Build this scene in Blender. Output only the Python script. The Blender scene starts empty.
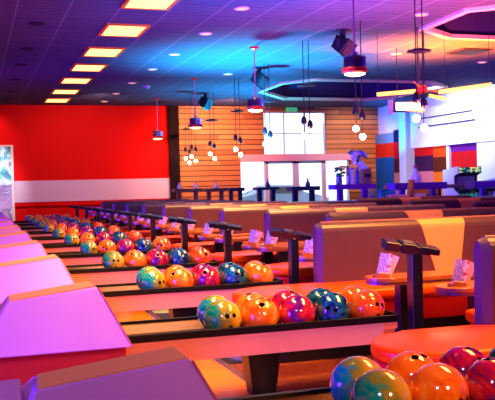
import bpy, bmesh, math, random
from mathutils import Vector, Matrix
random.seed(7)
S = bpy.context.scene
COL = S.collection
PI = math.pi

# ------------------------------------------------------------------ camera
cam_d = bpy.data.cameras.new('camera'); cam = bpy.data.objects.new('camera', cam_d); COL.objects.link(cam)
rx = Vector((0.94880577, -0.02767745, 0.31464514))
ry = Vector((-0.31504566, -0.01143541, 0.94900762))
rz = Vector((-0.02266801, -0.99955149, -0.01956965))
right = Vector((rx[0], ry[0], rz[0])); up = -Vector((rx[1], ry[1], rz[1])); back = -Vector((rx[2], ry[2], rz[2]))
m = Matrix((right, up, back)).transposed().to_4x4(); m.translation = Vector((0, 0, 1.05))
cam.matrix_world = m
cam_d.sensor_width = 36; cam_d.lens = 829.88 * 36 / 495; cam_d.clip_start = 0.05; cam_d.clip_end = 200
cam_d.dof.use_dof = False
S.camera = cam

# ------------------------------------------------------------------ world, lights, exposure
S.view_settings.view_transform = 'Standard'; S.view_settings.look = 'None'
S.view_settings.exposure = 0.0; S.view_settings.gamma = 1.0; S.view_settings.use_curve_mapping = False
W = bpy.data.worlds.new('world'); S.world = W; W.use_nodes = True
bg = W.node_tree.nodes['Background']; bg.inputs[0].default_value = (0.86, 0.93, 1.0, 1); bg.inputs[1].default_value = 1.8

def aim(o, tgt):
    o.rotation_euler = (Vector(tgt) - o.location).to_track_quat('-Z', 'Y').to_euler()
def area(name, loc, tgt, size, power, col, sy=None, spread=180):
    d = bpy.data.lights.new(name, 'AREA'); d.shape = 'RECTANGLE'; d.size = size; d.size_y = sy or size
    d.energy = power; d.color = col; d.spread = math.radians(spread)
    o = bpy.data.objects.new(name, d); COL.objects.link(o); o.location = loc
    zz = (Vector(loc) - Vector(tgt)).normalized(); yy = Vector((0, 1, 0)); yy = (yy - zz * yy.dot(zz)).normalized()   # long side along the row
    o.rotation_euler = Matrix((yy.cross(zz), yy, zz)).transposed().to_euler(); return o
def spot(name, loc, tgt, ang, power, col, blend=.8, r=.12):
    d = bpy.data.lights.new(name, 'SPOT'); d.spot_size = math.radians(ang); d.spot_blend = blend
    d.energy = power; d.color = col; d.shadow_soft_size = r
    o = bpy.data.objects.new(name, d); COL.objects.link(o); o.location = loc; aim(o, tgt); return o

# coloured light washing the ceiling
spot('violet_ceiling_wash', (-1.5, 9.0, 0.9), (0.6, 13.0, 3.2), 120, 700, (.32, .0, .34))
spot('violet_ceiling_wash', (-1.5, 16.0, 0.9), (0.8, 18.0, 3.2), 130, 520, (.32, .0, .34))
spot('cyan_ceiling_wash', (4.4, 13.6, 1.2), (4.7, 13.6, 3.2), 125, 4200, (.0, .46, .92))
spot('cyan_ceiling_wash', (6.4, 18.0, 1.2), (6.2, 18.2, 3.2), 130, 1700, (.0, .46, .92))
spot('blue_ceiling_wash', (3.5, 8.4, 1.2), (3.5, 9.2, 3.2), 120, 1600, (.02, .10, .8))
spot('magenta_ceiling_wash', (5.8, 8.0, 1.2), (5.6, 9.0, 3.2), 120, 1900, (1, .12, .30))
spot('orange_ceiling_wash', (7.2, 11.6, 1.9), (7.2, 11.8, 3.2), 120, 3800, (1, .17, .0))
# wall washers
spot('red_wall_washer', (2.9, 18.9, 3.05), (2.9, 22, .9), 120, 330, (1, .62, .60))
spot('red_wall_washer', (0.5, 21.2, 3.05), (0.45, 22, 2.3), 90, 40, (1, .75, .4))
spot('red_wall_washer', (4.8, 21.0, 2.2), (4.9, 22, 1.55), 90, 40, (1, .65, .3))
spot('mural_fill', (0.4, 19.6, 2.6), (0.4, 22, 1.2), 45, 420, (.8, .9, 1))  # added lamp without a visible source, brightens the mural
spot('wood_wall_washer', (6.3, 19.8, 3.05), (6.3, 22, 1.6), 120, 800, (1, .36, .13))
spot('wood_wall_washer', (10.6, 20.0, 3.05), (10.5, 22, 1.6), 90, 300, (1, .60, .36))
spot('fascia_washer', (9.2, 17.0, 2.9), (11.3, 17.2, 2.1), 105, 400, (.85, .96, 1))
spot('fascia_washer', (9.4, 18.8, 1.6), (11.3, 18.8, 1.2), 110, 80, (1, .9, .8))
spot('corner_blue_wash', (9.8, 20.0, 1.8), (11.3, 20.4, 2.9), 90, 420, (.0, .25, 1))
# black-light glow from the lanes on the left, warm light over the seats and racks
area('lane_blue_light', (-3.2, 4.6, .58), (2.0, 5.2, .5), 1.0, 620, (.06, .01, 1), sy=6, spread=75)
area('lane_blue_light', (-3.2, 13.0, .58), (2.6, 13.4, .5), 1.0, 700, (.06, .01, 1), sy=7, spread=75)
area('lane_magenta_light', (-.5, 7.5, 3.0), (-.4, 7.5, .4), .5, 8, (.95, .45, .9), sy=13, spread=42)
area('seat_warm_light', (3.1, 4.2, 3.1), (2.6, 4.8, .3), .6, 300, (1, .40, .08), sy=3.5, spread=110)
area('seat_warm_light', (3.5, 11.0, 3.1), (2.9, 11.5, .3), .6, 520, (1, .44, .12), sy=8, spread=110)
spot('rack_key_light', (1.9, -.9, 2.3), (1.4, 4.6, .3), 52, 420, (1, .42, .26), r=.3)  # added lamp on the viewer's side, brightens rails and hoods
area('rack_row_light', (1.5, 9.0, 3.1), (1.0, 9.5, .4), .5, 120, (1, .60, .30), sy=9, spread=100)
spot('near_hood_fill', (-.5, -.4, 2.5), (.3, 2.1, .5), 50, 150, (.85, .58, 1), r=.2)  # added lamp, lifts the nearest hood that the others miss
area('floor_warm_light', (.9, 4.8, 2.9), (.9, 4.9, 0), .5, 38, (1, .6, .2), sy=3, spread=60)

# ------------------------------------------------------------------ materials
def lin(c):
    return tuple((x / 12.92 if x <= .04045 else ((x + .055) / 1.055) ** 2.4) for x in (v / 255 for v in c)) + (1,)
MATS = {}
def mat(name, rgb, rough=.5, metal=0, emit=None, es=1, spec=.5, coat=0, noise=0, nscale=8):
    if name in MATS: return MATS[name]
    mt = bpy.data.materials.new(name); mt.use_nodes = True; nt = mt.node_tree; b = nt.nodes['Principled BSDF']
    b.inputs['Base Color'].default_value = lin(rgb); b.inputs['Roughness'].default_value = rough
    b.inputs['Metallic'].default_value = metal; b.inputs['Specular IOR Level'].default_value = spec
    b.inputs['Coat Weight'].default_value = coat
    tc = nt.nodes.new('ShaderNodeTexCoord'); n = nt.nodes.new('ShaderNodeTexNoise'); n.inputs['Scale'].default_value = nscale
    n.inputs['Detail'].default_value = 4
    nt.links.new(tc.outputs['Object'], n.inputs['Vector'])
    if noise:
        r = nt.nodes.new('ShaderNodeValToRGB'); c = lin(rgb)
        r.color_ramp.elements[0].position = .3; r.color_ramp.elements[1].position = .7
        r.color_ramp.elements[0].color = tuple(x * (1 - noise) for x in c[:3]) + (1,)
        r.color_ramp.elements[1].color = tuple(min(1, x * (1 + noise * .6)) for x in c[:3]) + (1,)
        nt.links.new(n.outputs['Fac'], r.inputs['Fac']); nt.links.new(r.outputs['Color'], b.inputs['Base Color'])
    if emit:
        b.inputs['Emission Color'].default_value = lin(emit); b.inputs['Emission Strength'].default_value = es
    MATS[name] = mt; return mt

class G:
    """small node helper"""
    def __init__(s, name):
        s.m = bpy.data.materials.new(name); s.m.use_nodes = True; s.nt = s.m.node_tree; s.b = s.nt.nodes['Principled BSDF']
        MATS[name] = s.m
    def n(s, t, **k):
        x = s.nt.nodes.new('ShaderNode' + t)
        for a, v in k.items(): setattr(x, a, v)
        return x
    def l(s, a, b): s.nt.links.new(a, b)
    def math(s, op, a, b=None):
        x = s.n('Math', operation=op)
        for i, v in enumerate((a, b)):
            if v is None: continue
            if isinstance(v, (int, float)): x.inputs[i].default_value = v
            else: s.l(v, x.inputs[i])
        return x.outputs[0]
    def obj(s):
        return s.n('TexCoord').outputs['Object']
    def xyz(s, v):
        x = s.n('SeparateXYZ'); s.l(v, x.inputs[0]); return x.outputs
    def noise(s, v, sc, det=3, dist=0, rough=.5):
        x = s.n('TexNoise'); s.l(v, x.inputs['Vector']); x.inputs['Scale'].default_value = sc
        x.inputs['Detail'].default_value = det; x.inputs['Distortion'].default_value = dist; x.inputs['Roughness'].default_value = rough
        return x.outputs['Fac']
    def ramp(s, f, stops, interp='LINEAR'):
        r = s.n('ValToRGB'); s.l(f, r.inputs['Fac']); r.color_ramp.interpolation = interp
        e = r.color_ramp.elements
        while len(e) < len(stops): e.new(.5)
        for i, (p, c) in enumerate(stops): e[i].position = p; e[i].color = lin(c)
        return r.outputs['Color']
    def mix(s, f, a, b):
        x = s.n('Mix', data_type='RGBA')
        for sock, v in ((x.inputs[0], f), (x.inputs[6], a), (x.inputs[7], b)):
            if isinstance(v, (int, float)): sock.default_value = v
            elif isinstance(v, tuple): sock.default_value = lin(v)
            else: s.l(v, sock)
        return x.outputs[2]
    def mapping(s, v, sc):
        x = s.n('Mapping'); s.l(v, x.inputs[0]); x.inputs['Scale'].default_value = sc; return x.outputs[0]
    def base(s, c, rough=.5, spec=.5, coat=0):
        s.l(c, s.b.inputs['Base Color']); s.b.inputs['Roughness'].default_value = rough
        s.b.inputs['Specular IOR Level'].default_value = spec; s.b.inputs['Coat Weight'].default_value = coat
        return s.m

# ceiling tiles
g = G('ceiling_tile'); o = g.obj(); x = g.xyz(o)
fx = g.math('FRACT', g.math('MULTIPLY', g.math('SUBTRACT', x[0], .553), 1 / .6))
fy = g.math('FRACT', g.math('MULTIPLY', x[1], 1 / .6))
fy2 = g.math('FRACT', g.math('MULTIPLY', x[1], 1 / .15))
lx = g.math('LESS_THAN', fx, .035); ly = g.math('LESS_THAN', fy, .05); l2 = g.math('LESS_THAN', fy2, .22)
base = g.mix(g.noise(g.mapping(o, (2, 8, 1)), 3), (62, 62, 80), (86, 86, 106))
c = g.mix(g.math('MULTIPLY', l2, .45), base, (46, 46, 64))
c = g.mix(g.math('MULTIPLY', ly, .6), c, (40, 40, 56))
c = g.mix(g.math('MULTIPLY', lx, .8), c, (108, 108, 124))
g.base(c, .9, .1)

# wood plank wall (dark gaps)
g = G('plank_wall'); o = g.obj(); x = g.xyz(o)
zr = g.math('MULTIPLY', x[2], 1 / .142); fz = g.math('FRACT', zr); row = g.math('FLOOR', zr)
gap = g.math('LESS_THAN', fz, .17)
v = g.n('CombineXYZ'); g.l(g.math('MULTIPLY', g.math('ADD', x[0], g.math('MULTIPLY', row, .73)), .55), v.inputs[0]); g.l(row, v.inputs[2])
wn = g.n('TexWhiteNoise', noise_dimensions='3D')
fl = g.n('VectorMath', operation='FLOOR'); g.l(v.outputs[0], fl.inputs[0]); g.l(fl.outputs[0], wn.inputs['Vector'])
pc = g.ramp(wn.outputs['Value'], [(0, (150, 84, 44)), (.5, (186, 112, 58)), (1, (214, 146, 84))])
gr = g.noise(g.mapping(o, (1.5, 1, 22)), 3, 4)
pc = g.mix(g.math('MULTIPLY', gr, .5), pc, (140, 76, 40))
g.base(g.mix(gap, pc, (34, 18, 20)), .55)

# maple approach floor, parquet concourse
g = G('maple_boards'); o = g.obj(); x = g.xyz(o)
row = g.math('FLOOR', g.math('MULTIPLY', x[1], 1 / .5)); colr = g.math('FLOOR', g.math('MULTIPLY', x[0], 1 / .28))
v = g.n('CombineXYZ'); g.l(row, v.inputs[0]); g.l(colr, v.inputs[1])
wn = g.n('TexWhiteNoise', noise_dimensions='3D'); g.l(v.outputs[0], wn.inputs['Vector'])
c = g.ramp(wn.outputs['Value'], [(0, (200, 108, 10)), (1, (226, 140, 24))])
c = g.mix(g.math('MULTIPLY', g.noise(g.mapping(o, (3, 20, 1)), 2), .4), c, (170, 80, 8))
g.base(c, .22, .4)
g = G('concourse_floor'); o = g.obj()
c = g.ramp(g.noise(o, 30, 5, .5), [(.3, (96, 40, 22)), (.7, (152, 74, 38))])
x = g.xyz(o); band = g.math('LESS_THAN', g.math('FRACT', g.math('MULTIPLY', g.math('ADD', x[1], .15), 1 / .62)), .42)
c = g.mix(g.math('MULTIPLY', band, .8), c, (84, 26, 18))
g.base(c, .2, .6)
g = G('patterned_carpet'); o = g.obj(); vo = g.n('TexVoronoi'); g.l(o, vo.inputs['Vector']); vo.inputs['Scale'].default_value = 5
cc = g.n('SeparateColor'); g.l(vo.outputs['Color'], cc.inputs[0])
g.base(g.ramp(cc.outputs[0], [(0, (20, 16, 30)), (.55, (24, 18, 34)), (.56, (150, 160, 110)), (.7, (90, 70, 150)), (.85, (30, 20, 40))], 'CONSTANT'), .9)

# bowling ball swirls
def ball_mat(name, stops, sc=7, coat=.6, axis=False):
    g = G(name); o = g.obj()
    f = g.noise(o, sc, 4, 2.2, .55)
    if axis:
        x = g.xyz(o); f = g.math('ADD', g.math('MULTIPLY', f, .55), g.math('ADD', g.math('MULTIPLY', x[0], 2.8), .34))
    g.base(g.ramp(f, stops), .12, .6, coat); return g.m
BM = [ball_mat('teal_gold_swirl', [(.30, (0, 96, 110)), (.44, (16, 150, 132)), (.52, (120, 130, 40)), (.62, (196, 140, 20)), (.8, (226, 168, 50))], 8, axis=True),
      ball_mat('orange_swirl', [(.3, (214, 60, 8)), (.45, (244, 104, 14)), (.6, (250, 130, 30)), (.72, (255, 176, 90))], 8),
      ball_mat('purple_red_swirl', [(.34, (60, 14, 110)), (.45, (120, 16, 90)), (.55, (190, 16, 50)), (.7, (224, 60, 40))], 7),
      ball_mat('navy_teal_swirl', [(.3, (4, 12, 60)), (.45, (6, 40, 96)), (.56, (10, 96, 120)), (.68, (60, 60, 110)), (.8, (190, 110, 60))], 9),
      ball_mat('red_orange_swirl', [(.3, (208, 36, 10)), (.5, (240, 84, 18)), (.7, (252, 130, 40))], 7)]
hole_m = mat('ball_hole', (6, 4, 6), .6)

hood_m = mat('hood_shell', (184, 114, 172), .33, spec=.45, noise=.05, nscale=5)  # white shell, lavender tint of the coloured lights put into its colour
cab_m = mat('red_cabinet', (176, 6, 12), .5)
rail_m = mat('rail_shell', (222, 146, 118), .38, noise=.06, nscale=4)  # rails are white; the warm light's salmon tint is baked in here
black_m = mat('black_rubber', (8, 7, 10), .35, spec=.3)
tray_m = mat('tray_lining', (92, 50, 28), .25, metal=.6, noise=.3, nscale=6)
post_m = mat('post_black', (11, 9, 18), .3, spec=.5)
butn_m = mat('button_grey', (70, 70, 90), .4)
vinyl_m = mat('brown_vinyl', (72, 42, 48), .42, noise=.08, nscale=30)
cream_m = mat('cream_vinyl', (210, 140, 72), .42, noise=.04, nscale=30)
seat_m = mat('orange_vinyl', (240, 72, 0), .3, spec=.16, noise=.05, nscale=14)
seat_side_m = mat('red_vinyl_side', (190, 22, 8), .45, spec=.2)
kick_m = mat('bench_kick', (10, 7, 10), .4)
wood_m = mat('table_oak', (168, 88, 34), .25, noise=.25, nscale=9)
edge_m = mat('table_edge', (120, 66, 40), .4)
red_m = mat('red_paint', (206, 2, 2), .7, noise=.03, nscale=2, spec=.1)
white_m = mat('band_paint', (206, 172, 192), .6, spec=.2)
wallw_m = mat('white_plaster', (226, 232, 236), .6, noise=.04, nscale=3)
frame_m = mat('storefront_frame', (196, 190, 214), .4, metal=.2)
pink_m = mat('beam_paint', (216, 160, 180), .5)
chrome_m = mat('chrome', (210, 210, 220), .15, metal=1)
steel_m = mat('steel_strip', (170, 150, 150), .25, metal=.9)
dark_m = mat('dark_metal', (16, 16, 26), .4)
lampred_m = mat('lamp_red_rim', (210, 40, 30), .35, metal=.3)
rod_m = mat('rod_pink', (190, 130, 150), .35, metal=.4)
panel_m = mat('fluorescent_panel', (120, 100, 50), .5, emit=(255, 212, 118), es=2.6)
down_m = mat('downlight_glow', (120, 70, 20), .5, emit=(255, 160, 70), es=2)
glow_m = mat('pendant_glow', (255, 230, 190), .5, emit=(255, 190, 110), es=9)
bulb_m = mat('bulb_glow', (255, 250, 220), .5, emit=(255, 238, 190), es=40)
tube_m = mat('tube_glow', (255, 170, 60), .5, emit=(255, 176, 70), es=3)
dimtube_m = mat('dim_tube', (220, 90, 30), .5, emit=(230, 90, 30), es=.8)
purple_m = mat('purple_table', (92, 18, 170), .4)
bluet_m = mat('blue_black_table', (12, 34, 62), .35)
brownt_m = mat('walnut_table', (110, 62, 60), .4)
cap_m = mat('partition_cap', (160, 196, 184), .35)  # pale teal of the window light put into the ledge colour
grille_m = mat('vent_dark', (24, 10, 34), .8)

# ------------------------------------------------------------------ mesh helpers
def link(name, bm, material, parent=None, loc=(0, 0, 0), smooth=False, rot=None):
    me = bpy.data.meshes.new(name); bmesh.ops.recalc_face_normals(bm, faces=bm.faces); bm.to_mesh(me); bm.free()
    ms = material if isinstance(material, (list, tuple)) else [material]
    for mm in ms: me.materials.append(mm)
    if smooth:
        for p in me.polygons: p.use_smooth = True
    ob = bpy.data.objects.new(name, me); COL.objects.link(ob); ob.location = loc
    if rot: ob.rotation_euler = rot
    if parent: ob.parent = parent
    return ob
def box(bm, x0, x1, y0, y1, z0, z1, bev=0, seg=2):
    r = bmesh.ops.create_cube(bm, size=1)
    for v in r['verts']:
        v.co = Vector(((x0 + x1) / 2 + v.co.x * (x1 - x0), (y0 + y1) / 2 + v.co.y * (y1 - y0), (z0 + z1) / 2 + v.co.z * (z1 - z0)))
    if bev:
        es = list({e for v in r['verts'] for e in v.link_edges})
        bmesh.ops.bevel(bm, geom=es, offset=bev, segments=seg, affect='EDGES', profile=.5)
    return bm
def B(*a, **k): return box(bmesh.new(), *a, **k)
def tube(bm, p0, p1, r, seg=10, r2=None):
    p0 = Vector(p0); p1 = Vector(p1); d = p1 - p0
    mtx = Matrix.Translation((p0 + p1) / 2) @ d.to_track_quat('Z', 'Y').to_matrix().to_4x4()
    bmesh.ops.create_cone(bm, cap_ends=True, segments=seg, radius1=r, radius2=r if r2 is None else r2, depth=d.length, matrix=mtx)
    return bm
def T(*a, **k): return tube(bmesh.new(), *a, **k)
def ball(bm, c, r, seg=12, sx=1, sy=1, sz=1):
    bmesh.ops.create_uvsphere(bm, u_segments=seg, v_segments=max(6, seg // 2), radius=r, matrix=Matrix.Translation(c) @ Matrix.Diagonal((sx, sy, sz, 1)))
    return bm
def extrude_poly(bm, pts, axis, a0, a1, bev=0, seg=3):
    """pts in the other two axes (in order), extruded along axis from a0 to a1"""
    def mk(p, a):
        return {'x': (a, p[0], p[1]), 'y': (p[0], a, p[1]), 'z': (p[0], p[1], a)}[axis]
    v0 = [bm.verts.new(mk(p, a0)) for p in pts]; v1 = [bm.verts.new(mk(p, a1)) for p in pts]
    n = len(pts); bm.faces.new(v0); bm.faces.new(v1[::-1])
    for i in range(n): bm.faces.new((v0[i], v0[(i + 1) % n], v1[(i + 1) % n], v1[i]))
    if bev:
        es = [e for e in bm.edges if (e.verts[0] in v0 and e.verts[1] in v0) or (e.verts[0] in v1 and e.verts[1] in v1)]
        bmesh.ops.bevel(bm, geom=es, offset=bev, segments=seg, affect='EDGES', profile=.5)
    return bm
def lathe(bm, prof, seg=20, c=(0, 0, 0)):
    rings = []
    for r, z in prof:
        rings.append([bm.verts.new((c[0] + r * math.cos(2 * PI * i / seg), c[1] + r * math.sin(2 * PI * i / seg), c[2] + z)) for i in range(seg)])
    for a, b in zip(rings, rings[1:]):
        for i in range(seg): bm.faces.new((a[i], a[(i + 1) % seg], b[(i + 1) % seg], b[i]))
    bm.faces.new(rings[0]); bm.faces.new(rings[-1][::-1]); return bm
def tag(o, label, cat, group=None, kind=None):
    o['label'] = label; o['category'] = cat
    if group: o['group'] = group
    if kind: o['kind'] = kind
    return o
def thing(name, label, cat, loc, group=None, rz=0):
    o = bpy.data.objects.new(name, None); o.empty_display_size = .1; COL.objects.link(o); o.location = loc; o.rotation_euler = (0, 0, rz)
    return tag(o, label, cat, group)
def struct(name, bm, material, label=None, parent=None):
    o = link(name, bm, material, parent)
    if not parent:
        o['kind'] = 'structure'
        o['label'] = label or name; o['category'] = name.split('_')[0]
    return o
KIDS = {}
def copy_tree(o, parent=None):
    c = o.copy(); COL.objects.link(c)
    if parent: c.parent = parent
    for ch in [x for x in list(bpy.data.objects) if x.parent == o]: copy_tree(ch, c)
    return c
def dup(root, loc, label, rz=None):
    c = copy_tree(root); c.location = loc; c['label'] = label
    if rz is not None: c.rotation_euler = (0, 0, rz)
    return c
ORD = ['nearest', 'second nearest', 'third nearest', 'fourth nearest', 'fifth nearest', 'sixth nearest', 'seventh nearest', 'eighth nearest',
       'ninth nearest', 'tenth nearest', 'eleventh nearest']

# ------------------------------------------------------------------ the room shell
ZC = 3.2
struct('floor', B(-6, 1.36, -2, 22.1, -.1, 0), MATS['maple_boards'], 'glossy honey maple approach boards under the ball racks')
cf = struct('floor_concourse', B(1.36, 11.5, -2, 22.1, -.1, 0), MATS['concourse_floor'], 'glossy reddish brown concourse floor under the booths')
struct('trim_1', B(1.345, 1.385, -2, 21.9, 0, .006), steel_m, 'thin steel strip between maple approach and brown floor')
struct('carpet_1', B(1.40, 10, 4.62, 21.5, 0, .004), MATS['patterned_carpet'], 'dark patterned carpet under the booths')['category'] = 'carpet'

coffers = [[(5.95, 9.1), (6.4, 8.65), (9.8, 8.65), (10.3, 9.1), (10.3, 10.4), (9.8, 10.95), (6.8, 10.95), (6.05, 10.4)],
           [(6.3, 16.6), (6.8, 15.9), (9.6, 15.9), (10.4, 16.6), (10.4, 19.2), (9.8, 19.85), (7.6, 19.85), (6.35, 18.2)]]
bm = bmesh.new()
loops = [[(-6, -2), (11.5, -2), (11.5, 22.1), (-6, 22.1)]] + coffers
es = []
for lp in loops:
    vs = [bm.verts.new((p[0], p[1], ZC)) for p in lp]
    es += [bm.edges.new((vs[i], vs[(i + 1) % len(vs)])) for i in range(len(vs))]
bmesh.ops.triangle_fill(bm, use_beauty=True, edges=es)
struct('ceiling', bm, MATS['ceiling_tile'], 'suspended tile ceiling washed in violet, blue and orange light')
struct('ceiling_slab', B(-6, 11.5, -2, 22.1, 3.75, 3.85), grille_m, 'dark slab above the ceiling coffers')
coff_in = mat('coffer_paint', (52, 26, 84), .7)
coff_tr = mat('coffer_trim', (240, 196, 160), .6, spec=.1)  # white rim with the tint of the orange light mixed in
for k, lp in enumerate(coffers):
    bm = bmesh.new()
    for z0, z1 in ((ZC, 3.6),):
        a = [bm.verts.new((p[0], p[1], z0)) for p in lp]; b = [bm.verts.new((p[0], p[1], z1)) for p in lp]
        for i in range(8): bm.faces.new((a[i], a[(i + 1) % 8], b[(i + 1) % 8], b[i]))
        bm.faces.new(b)
    cx = sum(p[0] for p in lp) / 8; cy = sum(p[1] for p in lp) / 8
    struct('trim_%d' % (2 + 2 * k), bm, coff_in, ['dark purple octagonal ceiling coffer at the top right', 'dark octagonal ceiling coffer above the storefront window'][k])
    bm = bmesh.new()
    def ins(p, q): return (cx + (p[0] - cx) * (1 - q / abs(2.0)), cy + (p[1] - cy) * (1 - q / 1.1))
    rings = []
    for q, z in ((0, ZC - .001), (0, ZC - .04), (.10, ZC - .04), (.10, ZC + .02)):
        rings.append([bm.verts.new((*ins(p, q), z)) for p in lp])
    for r0, r1 in zip(rings, rings[1:] + rings[:1]):
        for i in range(8): bm.faces.new((r0[i], r0[(i + 1) % 8], r1[(i + 1) % 8], r1[i]))
    struct('trim_%d' % (3 + 2 * k), bm, coff_tr, ['pale lit rim of the ceiling coffer at the top right', 'pale rim of the ceiling coffer above the storefront'][k])

# red far wall, band, plinth ledge
struct('wall_far', B(-6, 5.08, 22, 22.2, 0, ZC), red_m, 'bright red painted wall at the far end')
struct('trim_6', B(1.02, 5.08, 21.97, 22.0, .705, 1.25), white_m, 'pale horizontal band across the red wall')
struct('trim_7', B(1.02, 5.08, 21.93, 22.0, .60, .665), red_m, 'red ledge moulding under the pale band')
struct('trim_8', B(5.08, 5.36, 21.9, 22.2, 0, ZC), mat('corner_gap_shade', (26, 6, 14), .7, spec=.1), 'dark strip standing in for the shadow gap between red wall and plank wall')  # shade of the corner gap, built as a dark strip
# plank wall with openings
WX0, WX1 = 5.36, 11.4
bm = bmesh.new()
box(bm, WX0, 7.1, 22.0, 22.2, 0, ZC); box(bm, 7.1, 7.81, 22.0, 22.2, 1.69, ZC); box(bm, 9.72, WX1, 22.0, 22.2, 1.69, ZC)
box(bm, 7.81, 9.72, 22.0, 22.2, 3.06, ZC); box(bm, 10.45, WX1, 22, 22.2, 0, 1.69); box(bm, 7.81, 9.72, 22.0, 22.2, 1.69, 1.84)
struct('wall_back', bm, MATS['plank_wall'], 'orange brown horizontal plank wall with dark gaps around the storefront')
struct('trim_9', B(7.08, 10.5, 21.93, 22.0, 1.67, 1.86), pink_m, 'pinkish beam between upper window and storefront doors')
# windows: frames + panes
gm = bpy.data.materials.new('window_glass'); gm.use_nodes = True; nt = gm.node_tree; MATS['glass'] = gm
nt.nodes.remove(nt.nodes['Principled BSDF']); tr = nt.nodes.new('ShaderNodeBsdfTransparent'); gl = nt.nodes.new('ShaderNodeBsdfGlossy'); mx = nt.nodes.new('ShaderNodeMixShader')
gl.inputs['Roughness'].default_value = .05; mx.inputs[0].default_value = .06
nt.links.new(tr.outputs[0], mx.inputs[1]); nt.links.new(gl.outputs[0], mx.inputs[2]); nt.links.new(mx.outputs[0], nt.nodes['Material Output'].inputs[0])
def window(name, x0, x1, z0, z1, nx, nz, label, t=.028, handle=False):
    bm = bmesh.new(); y0, y1 = 22.03, 22.10
    box(bm, x0, x0 + t, y0, y1, z0, z1); box(bm, x1 - t, x1, y0, y1, z0, z1); box(bm, x0, x1, y0, y1, z0, z0 + t); box(bm, x0, x1, y0, y1, z1 - t, z1)
    for i in range(1, nx): xx = x0 + (x1 - x0) * i / nx; box(bm, xx - t / 2.4, xx + t / 2.4, y0, y1, z0, z1)
    for i in range(1, nz): zz = z0 + (z1 - z0) * i / nz; box(bm, x0, x1, y0, y1, zz - t / 2.4, zz + t / 2.4)
    w = struct(name, bm, frame_m, label)
    link('pane', B(x0 + .01, x1 - .01, 22.055, 22.065, z0 + .01, z1 - .01), gm, w)
    if handle:
        link('door_handle', T(((x0 if handle > 0 else x1) + handle * .1, 22.0, .75), ((x0 if handle > 0 else x1) + handle * .1, 22.0, 1.0), .012), chrome_m, w)
        link('door_closer', B(x0 + .12, x1 - .2, 21.96, 22.04, z1 - .07, z1 - .01), mat('closer', (90, 150, 160), .4), w)
    return w
window('window_1', 7.81, 9.72, 1.84, 3.06, 3, 2, 'bright white six pane window above the storefront')
window('window_2', 7.1, 7.86, 0, 1.69, 1, 1, 'blown out white storefront pane left of the doors')
window('door_1', 7.86, 8.78, 0, 1.69, 1, 1, 'left glass storefront door with overhead closer', .09, -1)
window('door_2', 8.78, 9.68, 0, 1.69, 1, 1, 'right glass storefront door with overhead closer', .09, 1)
window('window_3', 9.68, 10.45, 0, 1.69, 1, 1, 'blown out white storefront pane right of the doors')
struct('ground', B(-10, 30, 22.25, 60, -.15, -.05), mat('pavement', (210, 214, 220), .9), 'sunlit pavement outside the storefront')

# right hand wall with coloured squares
XR = 11.3
struct('wall_right', B(XR + .1, XR + .3, -2, 22.2, 0, ZC), wallw_m, 'white plaster wall on the right')
struct('wall_left', B(-6.2, -6, -2, 22.2, 0, ZC), mat('dark_left', (60, 30, 60), .7), 'dark wall beyond the lanes')
struct('wall_rear', B(-6.2, 11.6, -2.2, -2, 0, ZC), mat('dark_rear', (90, 60, 70), .7), 'plain wall behind the viewer')
def sq(n, y0, y1, z0, z1, rgb, lab, out=0):
    struct('panel_%d' % n, B(XR - out, XR + .12, y0, y1, z0, z1), mat('square_%d_%d_%d' % rgb, tuple(int(v * .92) for v in rgb), .6, spec=.1), lab)['category'] = 'wall panel'
P = [(20.9, 22, 2.12, 2.40, (110, 150, 190), 'pale blue wall square next to the plank wall'),
     (20.9, 22, 1.72, 2.12, (232, 48, 24), 'orange red wall square next to the plank wall'),
     (20.9, 22, 0, 1.72, (14, 104, 176), 'tall blue wall panel next to the plank wall'),
     (20.15, 20.9, 2.12, 2.46, (26, 24, 70), 'navy wall square above the red ones'),
     (20.15, 20.9, 1.66, 2.12, (210, 14, 22), 'red wall square left of the white column'),
     (20.15, 20.9, 1.26, 1.66, (92, 14, 40), 'maroon wall square left of the white column'),
     (20.15, 20.9, 0, 1.26, (240, 150, 120), 'peach wall panel left of the white column'),
     (18.8, 19.75, 1.68, 2.10, (226, 18, 18), 'red wall square right of the white column'),
     (18.8, 19.75, 1.27, 1.68, (64, 14, 62), 'dark plum wall square right of the white column'),
     (18.8, 19.75, 0, 1.27, (224, 120, 134), 'pink wall panel right of the white column'),
     (18.1, 18.8, 1.62, 2.05, (238, 76, 14), 'orange wall square over the brown one'),
     (18.1, 18.8, 1.24, 1.62, (96, 30, 10), 'brown wall square between two orange ones'),
     (18.1, 18.8, 0, 1.24, (240, 110, 10), 'orange wall panel below the brown square'),
     (16.72, 17.95, 1.72, 2.1, (112, 16, 130), 'purple strip of the arcade alcove wall'),
     (16.72, 17.95, 0, 1.72, (206, 6, 22), 'red alcove wall panel behind the arcade cabinet')]
for i, p in enumerate(P): sq(i + 1, *p)
struct('column_1', B(XR - .25, XR + .12, 19.77, 20.13, 0, 2.9), wallw_m, 'white square column between coloured wall squares')['category'] = 'column'
struct('column_2', B(XR - .06, XR + .12, 17.96, 18.08, 0, 1.95), wallw_m, 'thin white post beside the arcade alcove')['category'] = 'column'
struct('column_3', B(XR - .1, XR + .12, 12.0, 16.7, 0, 1.9), wallw_m, 'broad white wall pier at the right edge')['category'] = 'column'
bm = bmesh.new(); extrude_poly(bm, [(19.7, 1.9), (12, 1.88), (12, 2.9), (19.7, 2.9)], 'x', XR - .14, XR + .12)
struct('trim_10', bm, wallw_m, 'deep white fascia band above the coloured squares')
for n, z, y1 in ((11, 2.64, 16.8), (12, 2.42, 16.7)):
    struct('trim_%d' % n, B(XR - .2, XR - .14, y1, 19.2, z - .012, z + .012), dark_m, ['upper', 'lower'][n - 11] + ' thin dark rail on the white fascia')

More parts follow.
